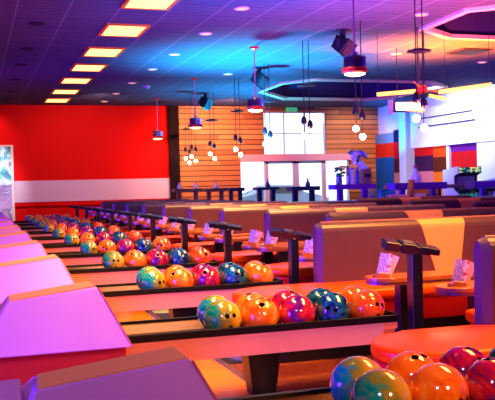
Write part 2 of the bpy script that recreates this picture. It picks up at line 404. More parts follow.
# ------------------------------------------------------------------ exterior car seen through the doors
t = thing('parked_car', 'pale blue car parked outside the glass storefront doors', 'car', (10.3, 27.5, -.05))
carp = mat('car_paint', (120, 150, 190), .3); carg = mat('car_glass', (30, 46, 70), .1)
bm = bmesh.new(); extrude_poly(bm, [(-1.6, .25), (1.6, .25), (1.65, .55), (1.2, .68), (.7, .72), (.35, 1.02), (-.6, 1.04), (-1.0, .74), (-1.55, .66)], 'y', -.65, .65, .05); link('car_body', bm, carp, t)
link('side_window', B(-.55, .35, -.67, -.655, .74, .96), carg, t)
for sx in (-1, 1):
    for sy in (-.62, .5): link('wheel', T((sx * 1.0, sy, .22), (sx * 1.0, sy + .12, .22), .22, 16), black_m, t)

# ------------------------------------------------------------------ ceiling fixtures
def ceil_panel(y, lab):
    t = thing('ceiling_light', lab, 'ceiling light', (2.03, y, ZC), 'fluorescent ceiling panels')
    bm = bmesh.new()
    for a in ((-.29, -.25), (.25, .29)): box(bm, a[0], a[1], -.42, .42, -.025, 0)
    for a in ((-.42, -.38), (.38, .42)): box(bm, -.29, .29, a[0], a[1], -.025, 0)
    link('frame', bm, mat('fixture_frame_bloom', (226, 128, 50), .5, spec=.1), t)  # orange bloom around the lit panel painted as the frame colour
    link('diffuser', B(-.25, .25, -.38, .38, -.018, -.002), panel_m, t); return t
ys = [9.49, 11.36, 13.24, 15.0, 16.85, 18.8, 20.73]
c0 = ceil_panel(ys[0], 'warm white fluorescent ceiling panel cut by the top edge of the photo')
for i, y in enumerate(ys[1:]):
    dup(c0, (2.03, y, ZC), ['warm white rectangular ceiling panel, second from the top edge', 'warm white rectangular ceiling panel, third from the top edge', 'warm white rectangular ceiling panel, fourth from the top edge',
        'warm white rectangular ceiling panel, third from the red wall', 'warm white rectangular ceiling panel, second from the red wall', 'small warm white ceiling panel closest to the red wall'][i])
def can(x, y, lab, m_=None, r=.075, grp='round ceiling downlights'):
    t = thing('downlight', lab, 'downlight', (x, y, ZC), grp)
    link('trim_ring', lathe(bmesh.new(), [(r * 1.25, 0), (r * 1.25, -.012), (r * .95, -.016), (r * .95, 0)], 16), white_m, t)
    link('lens', T((0, 0, -.013), (0, 0, -.002), r, 16), m_ or down_m, t); return t
d0 = can(3.19, 9.68, 'small round amber downlight nearest the top edge, right of the panels')
for i, y in enumerate([11.4, 13.3, 15.07, 17.1, 19.1, 20.9]):
    dup(d0, (3.21, y, ZC), 'small amber ceiling downlight, %s of its row from the top edge' % ['second', 'third', 'fourth', 'fifth', 'sixth', 'last'][i])
for i, (x, y) in enumerate([(5.6, 9.55), (6.9, 12.6), (9.0, 13.2), (4.8, 15.5)]):
    dup(d0, (x, y, ZC), ['amber downlight between the black speaker and the coffer', 'amber downlight above the hanging glow tubes', 'amber downlight at the far right of the ceiling', 'amber downlight in the blue middle of the ceiling'][i])
v0 = thing('ceiling_vent', 'dark round ceiling diffuser nearest the top left corner', 'vent', (.86, 11.15, ZC), 'dark round diffusers')
link('diffuser_ring', lathe(bmesh.new(), [(.11, 0), (.11, -.015), (.07, -.02), (.03, -.012)], 18), grille_m, v0)
for i, y in enumerate([13.18, 14.92, 16.96, 19.0, 20.65]):
    dup(v0, (.86, y, ZC), 'dark round diffuser over the left, %s from the top left corner' % ['second', 'third', 'fourth', 'fifth', 'last'][i])
t = thing('air_grille', 'dark square air grille right of the orange ceiling glow', 'vent', (8.0, 12.1, ZC))
bm = bmesh.new(); box(bm, -.28, .28, -.28, .28, -.02, 0); link('grille_frame', bm, grille_m, t)
bm = bmesh.new()
for k in range(6): box(bm, -.24, .24, -.24 + k * .085, -.2 + k * .085, -.035, -.018)
link('louvre', bm, dark_m, t)

# pendant cup lamps
def pendant(x, y, lab, zc=2.32):
    t = thing('pendant_lamp', lab, 'pendant lamp', (x, y, ZC), 'chrome cup pendant lamps')
    link('canopy', lathe(bmesh.new(), [(.075, 0), (.07, -.03), (.02, -.05)], 16), lampred_m, t)
    link('stem', T((0, 0, -.04), (0, 0, zc + .08 - ZC), .011, 8), rod_m, t)
    z = zc - ZC
    link('collar', lathe(bmesh.new(), [(.02, z + .12), (.035, z + .1), (.035, z + .06)], 14), rod_m, t)
    link('lamp_shade', lathe(bmesh.new(), [(.035, z + .075), (.12, z + .07), (.125, z + .055), (.125, z - .06), (.115, z - .06)], 24), chrome_m, t, smooth=False)
    link('rim', lathe(bmesh.new(), [(.132, z - .055), (.14, z - .07), (.14, z - .1), (.1, z - .12), (.1, z - .06)], 24), lampred_m, t)
    link('diffuser', lathe(bmesh.new(), [(.112, z - .1), (.11, z - .125), (.06, z - .14)], 24), glow_m, t); return t
p0 = pendant(3.93, 8.1, 'chrome cup pendant lamp with red rim nearest, below the large black speaker')
dup(p0, (4.28, 12.4, ZC), 'chrome cup pendant lamp hanging left of the upper window')
dup(p0, (4.31, 16.2, ZC), 'chrome cup pendant lamp in front of the plank wall')
dup(p0, (4.35, 20.0, ZC), 'small pendant lamp hanging in front of the red wall')

# cord clusters with two bulbs
def cluster(x, y, lab, dz=2.52):
    t = thing('cord_pendant', lab, 'hanging lamp', (x, y, ZC), 'twin bulb cord pendants')
    z = lambda a: a - ZC
    for s in (-1, 1):
        c_ = link('cord', T((s * .045, 0, 0), (s * .045, 0, z(2.0)), .007, 6), dark_m, t)
        so = link('socket', lathe(bmesh.new(), [(.015, z(2.03) - s * .03), (.04, z(1.99) - s * .03), (.045, z(1.93) - s * .03), (.02, z(1.90) - s * .03)], 12, (s * .05, 0, 0)), dark_m, t)
        link('bulb_stem', T((s * .045, 0, z(1.92) - s * .03), (s * .045, 0, z(1.74) - s * .05), .005, 6), dark_m, t)
        link('bulb', ball(bmesh.new(), (s * .05, 0, z(1.70) - s * .055), .042, 14), bulb_m, t, smooth=True)
    link('disc', lathe(bmesh.new(), [(.03, z(dz) + .04), (.14, z(dz) + .012), (.14, z(dz) - .005), (.02, z(dz) - .02)], 16), dark_m, t); return t
k0 = cluster(5.155, 16.08, 'twin bulb cord pendant closest to the left side of the upper window')
for (x, y), lab in zip([(5.45, 21.4), (5.25, 20.0), (5.275, 18.4), (5.078, 14.08), (4.86, 11.7), (4.95, 10.1), (4.907, 8.43)],
    ['leftmost twin bulb cord pendant, by the red wall corner', 'second twin bulb cord pendant from the left on the plank wall', 'third twin bulb cord pendant from the left on the plank wall',
     'twin bulb cord pendant in front of the upper window left panes', 'twin bulb cord pendant in front of the upper window right panes',
     'twin bulb cord pendant glowing right of the upper window', 'nearest twin bulb cord pendant, in front of the white fascia']):
    dup(k0, (x, y, ZC), lab)

# black speakers on yokes
def speaker(x, y, lab, rz):
    t = thing('ceiling_speaker', lab, 'speaker', (x, y, ZC), 'black ceiling speakers', rz)
    bm = bmesh.new(); box(bm, -.07, .07, -.07, .07, -.02, 0); link('mount_plate', bm, dark_m, t)
    bm = bmesh.new(); box(bm, -.03, .03, -.03, .03, -.12, -.01); box(bm, -.13, .13, -.025, .025, -.14, -.11); box(bm, -.13, -.115, -.025, .025, -.27, -.11); box(bm, .115, .13, -.025, .025, -.27, -.11)
    link('yoke', bm, dark_m, t)
    b_ = link('cabinet', extrude_poly(bmesh.new(), [(-.1, -.13), (.1, -.09), (.13, .1), (-.13, .12)], 'x', -.115, .115, .012), dark_m, t, (0, 0, -.24), rot=(math.radians(28), math.radians(18), 0))
    link('grille', B(-.1, .1, -.135, -.115, -.1, .09), mat('speaker_grille', (34, 30, 44), .7), b_); return t
s0 = speaker(5.04, 10.75, 'large black ceiling speaker beside the nearest cup pendant', .6)
dup(s0, (5.09, 14.5, ZC), 'black ceiling speaker above the left edge of the upper window')
dup(s0, (5.25, 18.8, ZC), 'small black ceiling speaker above the plank wall')
# glow tube star
t = thing('tube_chandelier', 'star shaped chandelier of glowing orange tubes at the upper right', 'chandelier', (6.05, 10.35, ZC))
hz = 2.33 - ZC
for dx in (-.05, .05): link('cord', T((dx, 0, 0), (dx, 0, hz), .008, 6), dark_m, t)
link('hub', lathe(bmesh.new(), [(.03, hz + .07), (.08, hz + .04), (.08, hz - .04), (.03, hz - .07)], 14), mat('hub_copper', (170, 60, 30), .35, metal=.5), t)
def rel(p): return (p[0] - 6.05, p[1] - 10.35, p[2] - ZC)
for a, b, mm, r, nm in (((5.56, 10.75, 2.29), (6.02, 10.45, 2.31), tube_m, .028, 'glow_tube'), ((6.38, 10.42, 2.30), (6.82, 9.80, 2.335), tube_m, .03, 'glow_tube'),
                    ((6.32, 10.6, 2.27), (6.60, 10.62, 2.225), tube_m, .024, 'glow_tube'), ((5.80, 10.1, 2.39), (6.0, 10.3, 2.35), dimtube_m, .012, 'arm'),
                    ((6.1, 10.35, 2.33), (6.38, 10.42, 2.30), dimtube_m, .012, 'arm'), ((6.1, 10.35, 2.33), (6.32, 10.6, 2.27), dark_m, .012, 'arm')):
    link(nm, T(rel(a), rel(b), r, 10), mm, t)
for p in ((6.8, 9.82, 2.34), (6.6, 10.62, 2.225), (5.58, 10.75, 2.29)): link('cord', T(rel(p), (rel(p)[0], rel(p)[1], 0), .004, 5), dark_m, t)
# hanging light box
t = thing('light_box_sign', 'glowing blank white light box hanging before the blue wall', 'sign', (6.77, 12.0, ZC))
link('housing', B(-.30, .28, -.04, .05, -1.045, -.87, bev=.01), mat('lightbox_frame', (30, 60, 110), .4), t)
link('lit_face', B(-.25, .24, -.05, -.035, -1.02, -.895), mat('lightbox_face', (250, 250, 250), .5, emit=(235, 250, 255), es=3), t)
link('end_plate', B(-.335, -.31, -.06, .07, -1.08, -.85), white_m, t)
for dx in (-.2, .2): link('cord', T((dx, 0, -.88), (dx, 0, 0), .006, 6), dark_m, t)
# exit sign
t = thing('exit_sign', 'small green exit sign under the ceiling above the upper window', 'exit sign', (8.65, 21.97, 3.07))
link('sign_housing', B(-.16, .16, -.05, .0, 0, .11), mat('exit_green', (60, 190, 130), .5, emit=(40, 200, 130), es=.7), t)
def text_mesh(body, size, parent, loc, rot, material, name='lettering', depth=.002):
    cu = bpy.data.curves.new(name, 'FONT'); cu.body = body; cu.size = size; cu.extrude = depth; cu.align_x = 'CENTER'; cu.align_y = 'CENTER'
    tmp = bpy.data.objects.new('tmp', cu); COL.objects.link(tmp); dg = bpy.context.evaluated_depsgraph_get(); dg.update()
    me = bpy.data.meshes.new_from_object(tmp.evaluated_get(dg)); bpy.data.objects.remove(tmp); me.materials.clear(); me.materials.append(material)
    ob = bpy.data.objects.new(name, me); COL.objects.link(ob); ob.parent = parent; ob.location = loc; ob.rotation_euler = rot; return ob
text_mesh('EXIT', .1, t, (0, -.053, .055), (PI / 2, 0, 0), white_m)

# ------------------------------------------------------------------ framed mural at the left
t = thing('framed_mural', 'tall framed mural of teal and violet clouds on the red wall', 'picture', (0.28, 21.98, .2))
g = G('cloud_print'); o = g.obj(); xx = g.xyz(o)
f = g.math('ADD', g.math('MULTIPLY', g.noise(o, 2.2, 6, .8, .6), .9), g.math('MULTIPLY', xx[2], .16))
g.base(g.ramp(f, [(.38, (150, 110, 170)), (.50, (190, 150, 200)), (.58, (120, 90, 150)), (.66, (214, 232, 240)), (.72, (120, 190, 205)), (.8, (30, 120, 140))]), .5)
link('canvas', B(-.6, .68, -.03, 0, .04, 1.93), g.m, t)
bm = bmesh.new(); box(bm, .68, .74, -.06, 0, 0, 1.97); box(bm, -.66, -.6, -.06, 0, 0, 1.97); box(bm, -.6, .68, -.06, 0, 1.93, 1.97); box(bm, -.6, .68, -.06, 0, 0, .04)
link('frame', bm, mat('mural_frame', (230, 200, 190), .4), t)

# ------------------------------------------------------------------ ball returns
RY = [2.24, 3.84, 5.45, 7.0, 8.55, 10.08, 11.62, 13.17, 14.7, 16.2, 17.7]
def loft(bm, sections, cap=True):
    rs = [[bm.verts.new(p) for p in s] for s in sections]
    n = len(rs[0])
    for a, b in zip(rs, rs[1:]):
        for i in range(n): bm.faces.new((a[i], a[(i + 1) % n], b[(i + 1) % n], b[i]))
    if cap: bm.faces.new(rs[0]); bm.faces.new(rs[-1][::-1])
    return bm
def ball_return():
    t = thing('ball_return', '', 'ball return', (0, RY[0], 0), 'white ball returns')
    # hood: flared shell, crease along the front of its top
    def shell(nm, xl, xr, prof, tilt):
        bm = bmesh.new(); secs = []
        for q in range(9):
            u = q / 8
            secs.append([(xl[i] + (xr[i] - xl[i]) * u, prof[i][0], prof[i][1] + (tilt * (u - .5) if prof[i][1] > .45 else 0)) for i in range(5)])
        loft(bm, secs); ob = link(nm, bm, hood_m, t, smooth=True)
        md = ob.modifiers.new('bevel', 'BEVEL'); md.width = .007; md.segments = 2; md.limit_method = 'ANGLE'; md.angle_limit = math.radians(25); md.harden_normals = True
        return ob
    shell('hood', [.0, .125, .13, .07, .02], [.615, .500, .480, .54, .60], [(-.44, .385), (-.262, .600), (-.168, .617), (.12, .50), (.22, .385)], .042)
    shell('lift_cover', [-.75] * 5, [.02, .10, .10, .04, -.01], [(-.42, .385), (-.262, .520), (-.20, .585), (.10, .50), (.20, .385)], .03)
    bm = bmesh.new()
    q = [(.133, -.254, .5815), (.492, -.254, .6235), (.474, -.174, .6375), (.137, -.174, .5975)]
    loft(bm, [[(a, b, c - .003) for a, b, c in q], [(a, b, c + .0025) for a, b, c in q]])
    link('top_strip', bm, mat('strip_warm_reflection', (240, 158, 84), .3, metal=.15), t)  # brownish trim band, orange reflection painted into its base colour
    link('edge_trim', T((.503, -.264, .618), (.612, -.438, .388), .0035, 8), mat('edge_copper', (190, 84, 40), .35, metal=.4), t)
    link('cabinet', B(-.75, .60, -.36, .2, 0, .385, bev=.004), cab_m, t)
    # rail shell: open channel with a tapered closing end
    bm = bmesh.new()
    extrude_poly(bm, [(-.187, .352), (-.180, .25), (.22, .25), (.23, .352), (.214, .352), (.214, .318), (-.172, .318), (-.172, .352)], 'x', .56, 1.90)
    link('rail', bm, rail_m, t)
    bm = bmesh.new(); loft(bm, [[(1.9, -.180, .25), (1.9, .22, .25), (1.9, .23, .319), (1.9, -.187, .319)], [(1.95, -.16, .255), (1.95, .19, .255), (1.975, .20, .319), (1.975, -.175, .319)]])
    box(bm, 1.9, 1.977, -.187, -.172, .319, .352); box(bm, 1.9, 1.977, .214, .23, .319, .352); box(bm, 1.966, 1.977, -.18, .22, .319, .352)
    link('rail_end', bm, mat('rail_end', (232, 128, 70), .4), t)
    # black rims and a polished double trough
    bm = bmesh.new(); box(bm, .56, 1.975, -.196, -.184, .353, .388, bev=.003); box(bm, .56, 1.975, .216, .23, .353, .385, bev=.003)
    link('tray_rim', bm, black_m, t)
    bm = bmesh.new()
    pr = [(-.184, .37), (-.17, .352), (-.14, .334), (-.091, .3255), (-.042, .334), (0, .344), (.042, .334), (.093, .3255), (.145, .334), (.18, .352), (.214, .37), (.214, .3195), (-.184, .3195)]
    extrude_poly(bm, pr, 'x', .56, 1.965)
    link('trough', bm, tray_m, t)
    bm = bmesh.new(); box(bm, 1.978, 1.99, -.18, .2, .345, .392, bev=.004); link('end_bumper', bm, black_m, t)
    bm = bmesh.new(); a = [(1.25, -.02), (1.43, -.02), (1.43, .13), (1.25, .13)]; b = [(1.285, 0), (1.40, 0), (1.40, .11), (1.285, .11)]
    loft(bm, [[(p[0], p[1], 0) for p in b], [(p[0], p[1], .252) for p in a]]); bmesh.ops.bevel(bm, geom=list(bm.edges), offset=.006, segments=1, affect='EDGES')
    link('pedestal', bm, black_m, t)
    return t
br = ball_return(); br['label'] = 'nearest white ball return with lavender-lit hood, at the bottom left corner'
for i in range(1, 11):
    dup(br, (0, RY[i], 0), 'white ball return with lavender-lit hood and black rimmed tray, %s' % ORD[i] if i < 10 else 'farthest white ball return, closest to the red wall')

# balls: ball with three drilled finger holes
R_ = .0895
def ball_mesh(material):
    bm = bmesh.new(); bmesh.ops.create_uvsphere(bm, u_segments=40, v_segments=24, radius=R_)
    for f in bm.faces: f.smooth = True
    me = bpy.data.meshes.new('b'); bm.to_mesh(me); bm.free(); me.materials.append(material); me.materials.append(hole_m)
    ob = bpy.data.objects.new('b', me); COL.objects.link(ob)
    cm = bmesh.new()
    for (a, e, r) in ((-12, 8, .0115), (13, 8, .0115), (0, -30, .0135)):
        d = Vector((math.sin(math.radians(a)) * math.cos(math.radians(e)), -math.cos(math.radians(a)) * math.cos(math.radians(e)), math.sin(math.radians(e))))
        tube(cm, d * .055, d * .12, r, 14)
    cme = bpy.data.meshes.new('c'); cm.to_mesh(cme); cm.free(); cme.materials.append(material); cme.materials.append(hole_m)
    for p in cme.polygons: p.material_index = 1
    co = bpy.data.objects.new('c', cme); COL.objects.link(co)
    md = ob.modifiers.new('x', 'BOOLEAN'); md.operation = 'DIFFERENCE'; md.object = co; md.solver = 'EXACT'
    dg = bpy.context.evaluated_depsgraph_get(); dg.update()
    out = bpy.data.meshes.new_from_object(ob.evaluated_get(dg)); out.name = 'bowling_ball'
    bpy.data.objects.remove(ob); bpy.data.objects.remove(co); return out
BMESH = [ball_mesh(m_) for m_ in BM]
COLN = ['teal and gold', 'bright orange', 'purple and red', 'navy and teal', 'red orange']
random.seed(3)
for i, y in enumerate(RY):
    for j in range(5):
        kind = j
        if i == 2 and j == 4: kind = 4
        if j == 4: kind = 4 if i % 2 else 1
        for r in (0, 1):
            o = bpy.data.objects.new('bowling_ball', BMESH[kind]); COL.objects.link(o)
            yy = y - .091 + r * .184
            o.location = (1.105 + j * .189 + r * .018, yy, .4165)
            aim_c = math.radians(random.uniform(-35, 40)) - .25
            tilt = math.radians(random.choice([10, 60, 75, 90, 110, 150, -60]) + random.uniform(-8, 8))
            if kind == 0:
                o.rotation_euler = (math.radians(random.uniform(-35, 10)), 0, math.radians(random.uniform(0, 35)))
            else:
                o.rotation_euler = (-tilt, random.uniform(-.4, .4), aim_c)
            if i == 0: o.rotation_euler = [(0, 0, -.1), (math.radians(12), 0, .15), (-1, 0, .2), (math.radians(14), 0, .45), (-1.2, .3, 0), (-1.5, 0, .3), (-.9, 0, .3), (-1.2, 0, .5), (-.9, 0, .3), (-.8, 0, 0)][j * 2 + (1 - r)]
            nr = ORD[i] if i < 10 else 'farthest'
            tag(o, '%s swirl ball, %s in the %s row of the %s rack' % (COLN[kind], ['first', 'second', 'third', 'fourth', 'fifth'][j], ['front', 'rear'][r], nr),
                'bowling ball', 'bowling balls on the %s rack' % nr)

# ------------------------------------------------------------------ console posts
def post():
    t = thing('bowler_console', '', 'console post', (2.06, 3.62, 0), 'black bowler console posts')
    link('base_plate', B(-.06, .06, -.06, .06, 0, .012, bev=.003), post_m, t)
    link('stem', B(-.028, .030, -.03, .03, .01, .69, bev=.004), post_m, t)
    hd = link('head_bar', B(-.15, .125, -.035, .035, -.016, .016, bev=.004), post_m, t, (0, 0, .715), rot=(math.radians(14), math.radians(9), math.radians(-8)))
    link('head_block', B(-.16, -.09, -.04, .04, -.022, .022, bev=.004), post_m, hd)
    link('head_block', B(-.078, .0, -.042, .042, -.025, .025, bev=.004), post_m, hd)
    link('head_block', B(.015, .075, -.038, .038, -.02, .02, bev=.004), post_m, hd)
    link('keypad', B(-.065, -.012, -.025, .025, .0255, .028), butn_m, hd)
    return t
pp = post(); pp['label'] = 'nearest black console post with a tilted head bar, behind the round orange seat'
PY = [5.15, 6.68, 8.20, 9.77, 11.30, 12.85, 14.38, 15.9, 17.4]
for i, y in enumerate(PY):
    c = dup(pp, (2.06, y + .10, 0), 'black console post with tilted head bar, %s to the viewer' % ORD[i + 1] if i < 8 else 'farthest black console post, standing out against the red wall')
    c.scale.z = .975 - .009 * i

# ------------------------------------------------------------------ booths
BY = [3.2, 4.97, 6.35, 7.65, 9.2, 10.7, 12.25, 13.8, 15.35, 16.9, 18.5]
BX = [2.14, 2.1, 2.78, 2.71] + [2.71] * 7
def stadium(x0, x1, y0, y1, n=12, both=False):
    r = (y1 - y0) / 2; cy = (y0 + y1) / 2; pts = []
    for i in range(n + 1):
        a = PI / 2 + PI * i / n; pts.append((x0 + r + r * math.cos(a), cy + r * math.sin(a)))
    if both:
        for i in range(n + 1):
            a = -PI / 2 + PI * i / n; pts.append((x1 - r + r * math.cos(a), cy + r * math.sin(a)))
    else: pts += [(x1, y0), (x1, y1)]
    return pts
def rpan(bm, x0, x1, lip=0):
    """backrest section: rounded top, profile in YZ, extruded along x"""
    return None
TH = .055; ZT = .785; ZB = .385
def prof_top(h=ZT, th=TH, zb=ZB, n=8):
    pts = [(-th, zb)]
    for i in range(n + 1):
        a = PI - PI * i / n; pts.append((th * math.cos(a), h - th + th * math.sin(a)))
    pts.append((th, zb)); return pts
def booth():
    t = thing('booth_bench', '', 'booth', (BX[0], BY[0], 0), 'double sided booths along the racks')
    link('bench_base', extrude_poly(bmesh.new(), stadium(-.58, 2.0, -.46, -.05), 'z', 0, .22), kick_m, t)
    link('seat_apron', extrude_poly(bmesh.new(), stadium(-.63, 2.0, -.5, -.02), 'z', .2, .335, .01), seat_side_m, t)
    link('seat_cushion', extrude_poly(bmesh.new(), stadium(-.64, 2.0, -.51, -.01, 16), 'z', .335, .40, .024), seat_m, t, smooth=True)
    link('bench_base', B(.25, 2.0, .05, .34, 0, .24), kick_m, t)
    link('seat_apron', B(.20, 2.0, .03, .38, .22, .335, bev=.01), seat_side_m, t)
    link('seat_cushion', B(.18, 2.0, .03, .40, .335, .40, bev=.024, seg=3), seat_m, t, smooth=True)
    # backrest pieces: left brown, flared cream stripe, right brown, end section
    def piece(x0a, x0b, x1a, x1b, m_, nm, curve0=0, curve1=0, end=False):
        bm = bmesh.new(); pr = prof_top(); secs = []
        N = 6
        def xe(a, b, z, c):   # a at top, b at bottom, eased
            u = (ZT - z) / (ZT - ZB); return a + (b - a) * (u ** .8 if c else u)
        s0 = [(xe(x0a, x0b, z, curve0), y, z) for y, z in pr]; s1 = [(xe(x1a, x1b, z, curve1), y, z) for y, z in pr]
        if end:
            e0 = [(x0a - .0, y * .55, ZB + (z - ZB) * .965) for y, z in pr]
            s0 = [(x0a + .035, y, z) for y, z in pr]
            loft(bm, [e0, s0, s1])
        else: loft(bm, [s0, s1])
        return link(nm, bm, m_, t, smooth=False)
    piece(0, 0, .725, .87, vinyl_m, 'backrest', 0, 1, end=True)
    piece(.73, .875, 1.10, 1.045, cream_m, 'backrest_stripe', 1, 1)
    piece(1.105, 1.05, 1.355, 1.355, vinyl_m, 'backrest', 1, 0)
    piece(1.362, 1.362, 2.0, 2.0, vinyl_m, 'backrest')
    link('piping', T((.04, 0, ZT + .002), (1.99, 0, ZT + .002), .006, 6), mat('piping', (150, 96, 84), .35), t)
    link('back_skirt', B(.02, 2.0, -.05, .05, .0, .39), kick_m, t)
    return t
b0 = booth(); b0['label'] = 'nearest booth, round ended orange seat and brown back at the right edge'
for i in range(1, 11):
    c = dup(b0, (BX[i], BY[i], 0), ['', 'large brown booth back with cream stripe behind the nearest console post'][i] if i == 1 else
        ('brown backed booth with orange seat, %s in the row beside the racks' % ORD[i] if i < 10 else 'farthest brown backed booth, in front of the red wall'))
    if i > 3: c.scale.z = 1 - .011 * (i - 3)
# second file of booths beyond the aisle
for i, (x, y) in enumerate([(5.5, 6.9), (5.5, 8.3), (5.5, 9.8), (5.5, 11.4)]):
    c = dup(b0, (x, y, 0), 'booth beyond the aisle, its brown back top visible over the front row, %s' % ORD[i]); c['group'] = 'booths beyond the aisle'

# ------------------------------------------------------------------ tables and menu holders
TZ = .50
def table():
    t = thing('booth_table', '', 'table', (2.25, 3.7, 0), 'narrow oak booth tables')
    link('tabletop', extrude_poly(bmesh.new(), stadium(0, 1.25, -.12, .12, 14, True), 'z', TZ - .022, TZ, .003), wood_m, t)
    link('edge_band', extrude_poly(bmesh.new(), stadium(.006, 1.244, -.114, .114, 14, True), 'z', TZ - .04, TZ - .022), edge_m, t)
    for x in (.24, .95): link('leg', B(x - .045, x + .045, -.035, .035, .01, TZ - .04), kick_m, t)
    for x in (.24, .95): link('foot', B(x - .09, x + .09, -.05, .05, .0, .012), kick_m, t)
    return t
g = G('menu_print'); o = g.obj(); xx = g.xyz(o)
br_ = g.n('TexBrick'); g.l(g.mapping(o, (60, 1, 26)), br_.inputs['Vector'])
nz = g.noise(g.mapping(o, (40, 1, 110)), 1.6, 2)
band = g.math('LESS_THAN', g.math('ABSOLUTE', g.math('SUBTRACT', xx[0], -.008)), .016)
c = g.ramp(nz, [(.42, (176, 156, 206)), (.5, (92, 44, 150)), (.6, (190, 170, 210))], 'CONSTANT')
c = g.mix(g.math('LESS_THAN', xx[0], .014), g.ramp(g.noise(o, 45, 1), [(.45, (200, 170, 190)), (.55, (180, 40, 90))], 'CONSTANT'), c)
g.base(c, .4)
def menu():
    t = thing('menu_holder', '', 'menu holder', (0, 0, 0), 'menu cards in wooden blocks on the booth tables')
    bm = bmesh.new(); extrude_poly(bm, [(-.03, 0), (.03, 0), (.026, .022), (-.024, .03)], 'y', -.022, .022, .003); box(bm, -.045, .045, -.02, .02, 0, .02, bev=.004)
    link('wood_block', bm, wood_m, t)
    link('menu_card', B(-.037, .037, -.002, .002, 0, .125), g.m, t, (.006, -.004, .012), rot=(math.radians(-6), math.radians(14), 0))
    link('menu_card', B(-.03, .03, -.0015, .0015, 0, .12), mat('menu_back', (240, 170, 170), .5), t, (.03, .012, .012), rot=(0, math.radians(24), 0))
    return t
TBL = []   # (x, y)
TBL.append((2.25, 3.72, 0, 'near')); TBL.append((2.12, 4.27, 0, 'far'))
for i in range(1, 10):
    xo = 2.33 if i > 0 else 2.2
    TBL.append((xo, BY[i] + .46, i, 'near')); TBL.append((xo - .05, BY[i + 1] - .58, i, 'far'))
t0 = None; m0 = None
for (x, y, i, nf) in TBL:
    bay = 'the %s bay' % ORD[i]
    lt = 'narrow oak table with rounded end, %s one in %s between booths' % ({'near': 'nearer', 'far': 'farther'}[nf], bay)
    if t0 is None: t0 = table(); t0['label'] = lt; t0.location = (x, y, 0)
    else: dup(t0, (x, y, 0), lt)
    lm = 'purple menu card in wooden block, %s table of %s' % ({'near': 'nearer', 'far': 'farther'}[nf], bay)
    mx_ = x + (.10 if nf == 'near' else .085); rz_ = -.3
    if m0 is None: m0 = menu(); m0['label'] = lm; m0.location = (mx_, y - .02, TZ); m0.rotation_euler = (0, 0, rz_)
    else: dup(m0, (mx_, y - .02, TZ), lm, rz_)

# ------------------------------------------------------------------ partition and high tables
struct('partition_1', B(3.95, 11.2, 13.0, 13.14, 0, .70), mat('partition_brown', (96, 52, 44), .5), 'low brown partition behind the booths')['category'] = 'partition'
struct('trim_13', B(3.92, 11.2, 12.95, 13.19, .70, .725), cap_m, 'ledge tinted pale teal by window light along the low partition')
def high_table(x0, x1, y, m_, lab, th=.1, zt=.985, legs=None, dy=.3):
    t = thing('high_table', lab, 'high table', ((x0 + x1) / 2, y, 0), 'high drinks tables')
    w = (x1 - x0) / 2
    link('tabletop', B(-w, w, -dy / 2, dy / 2, zt - th, zt, bev=.006), m_, t)
    for lx in (legs or (-w * .6, w * .6)): link('leg', B(lx - .045, lx + .045, -.045, .045, 0, zt - th), m_, t)
    for lx in (legs or (-w * .6, w * .6)): link('foot_plate', B(lx - .1, lx + .1, -.1, .1, 0, .015), m_, t)
    return t
high_table(4.56, 5.26, 19.4, brownt_m, 'walnut high table at the left corner of the plank wall', .08, .965)
high_table(5.34, 5.87, 19.4, brownt_m, 'walnut high table in front of the plank wall middle', .08, .96)
high_table(5.93, 6.32, 19.4, bluet_m, 'dark blue high table left of the glass storefront', .08, .96)
high_table(5.47, 5.95, 16, bluet_m, 'dark blue high table in front of the storefront left pane', .06, .975)
high_table(5.83, 6.42, 15, bluet_m, 'dark blue high table in front of the storefront doors', .08, .975)
high_table(6.05, 6.86, 13.5, purple_m, 'purple high table with vase and jars on it', .09, 1.0)
high_table(7.5, 8.62, 14, purple_m, 'long purple high table in front of the coloured wall squares', .13, 1.0)
high_table(9.22, 10.6, 14, purple_m, 'purple high table at the right edge before the arcade', .13, 1.0)

def bottle(x, y, z, lab, s=1, m_=None):
    t = thing('bottle', lab, 'bottle', (x, y, z), 'bottles on the high tables')
    link('bottle_body', lathe(bmesh.new(), [(.045 * s, 0), (.05 * s, .02 * s), (.045 * s, .06 * s), (.018 * s, .1 * s), (.015 * s, .13 * s)], 14), m_ or wallw_m, t, smooth=True)
    link('cap', lathe(bmesh.new(), [(.018 * s, .128 * s), (.018 * s, .155 * s), (.005 * s, .165 * s)], 10), mat('bottle_cap', (200, 60, 110), .4), t); return t
bottle(4.70, 19.35, .965, 'small white bottle on the leftmost walnut high table, left end')
bottle(5.12, 19.35, .965, 'small white bottle on the leftmost walnut high table, right end')
bottle(5.62, 19.35, .96, 'small white bottle on the middle walnut high table')
bottle(5.75, 16, .975, 'small dark bottle before the storefront left pane', 1, mat('dark_glass', (20, 50, 80), .2))
bottle(6.22, 15, .975, 'small dark bottle before the storefront doors', 1, mat('dark_glass', (20, 50, 80), .2))
bottle(8.02, 13.98, 1.0, 'white flask shaped bottle with pink cap on the long purple table', 2.1)

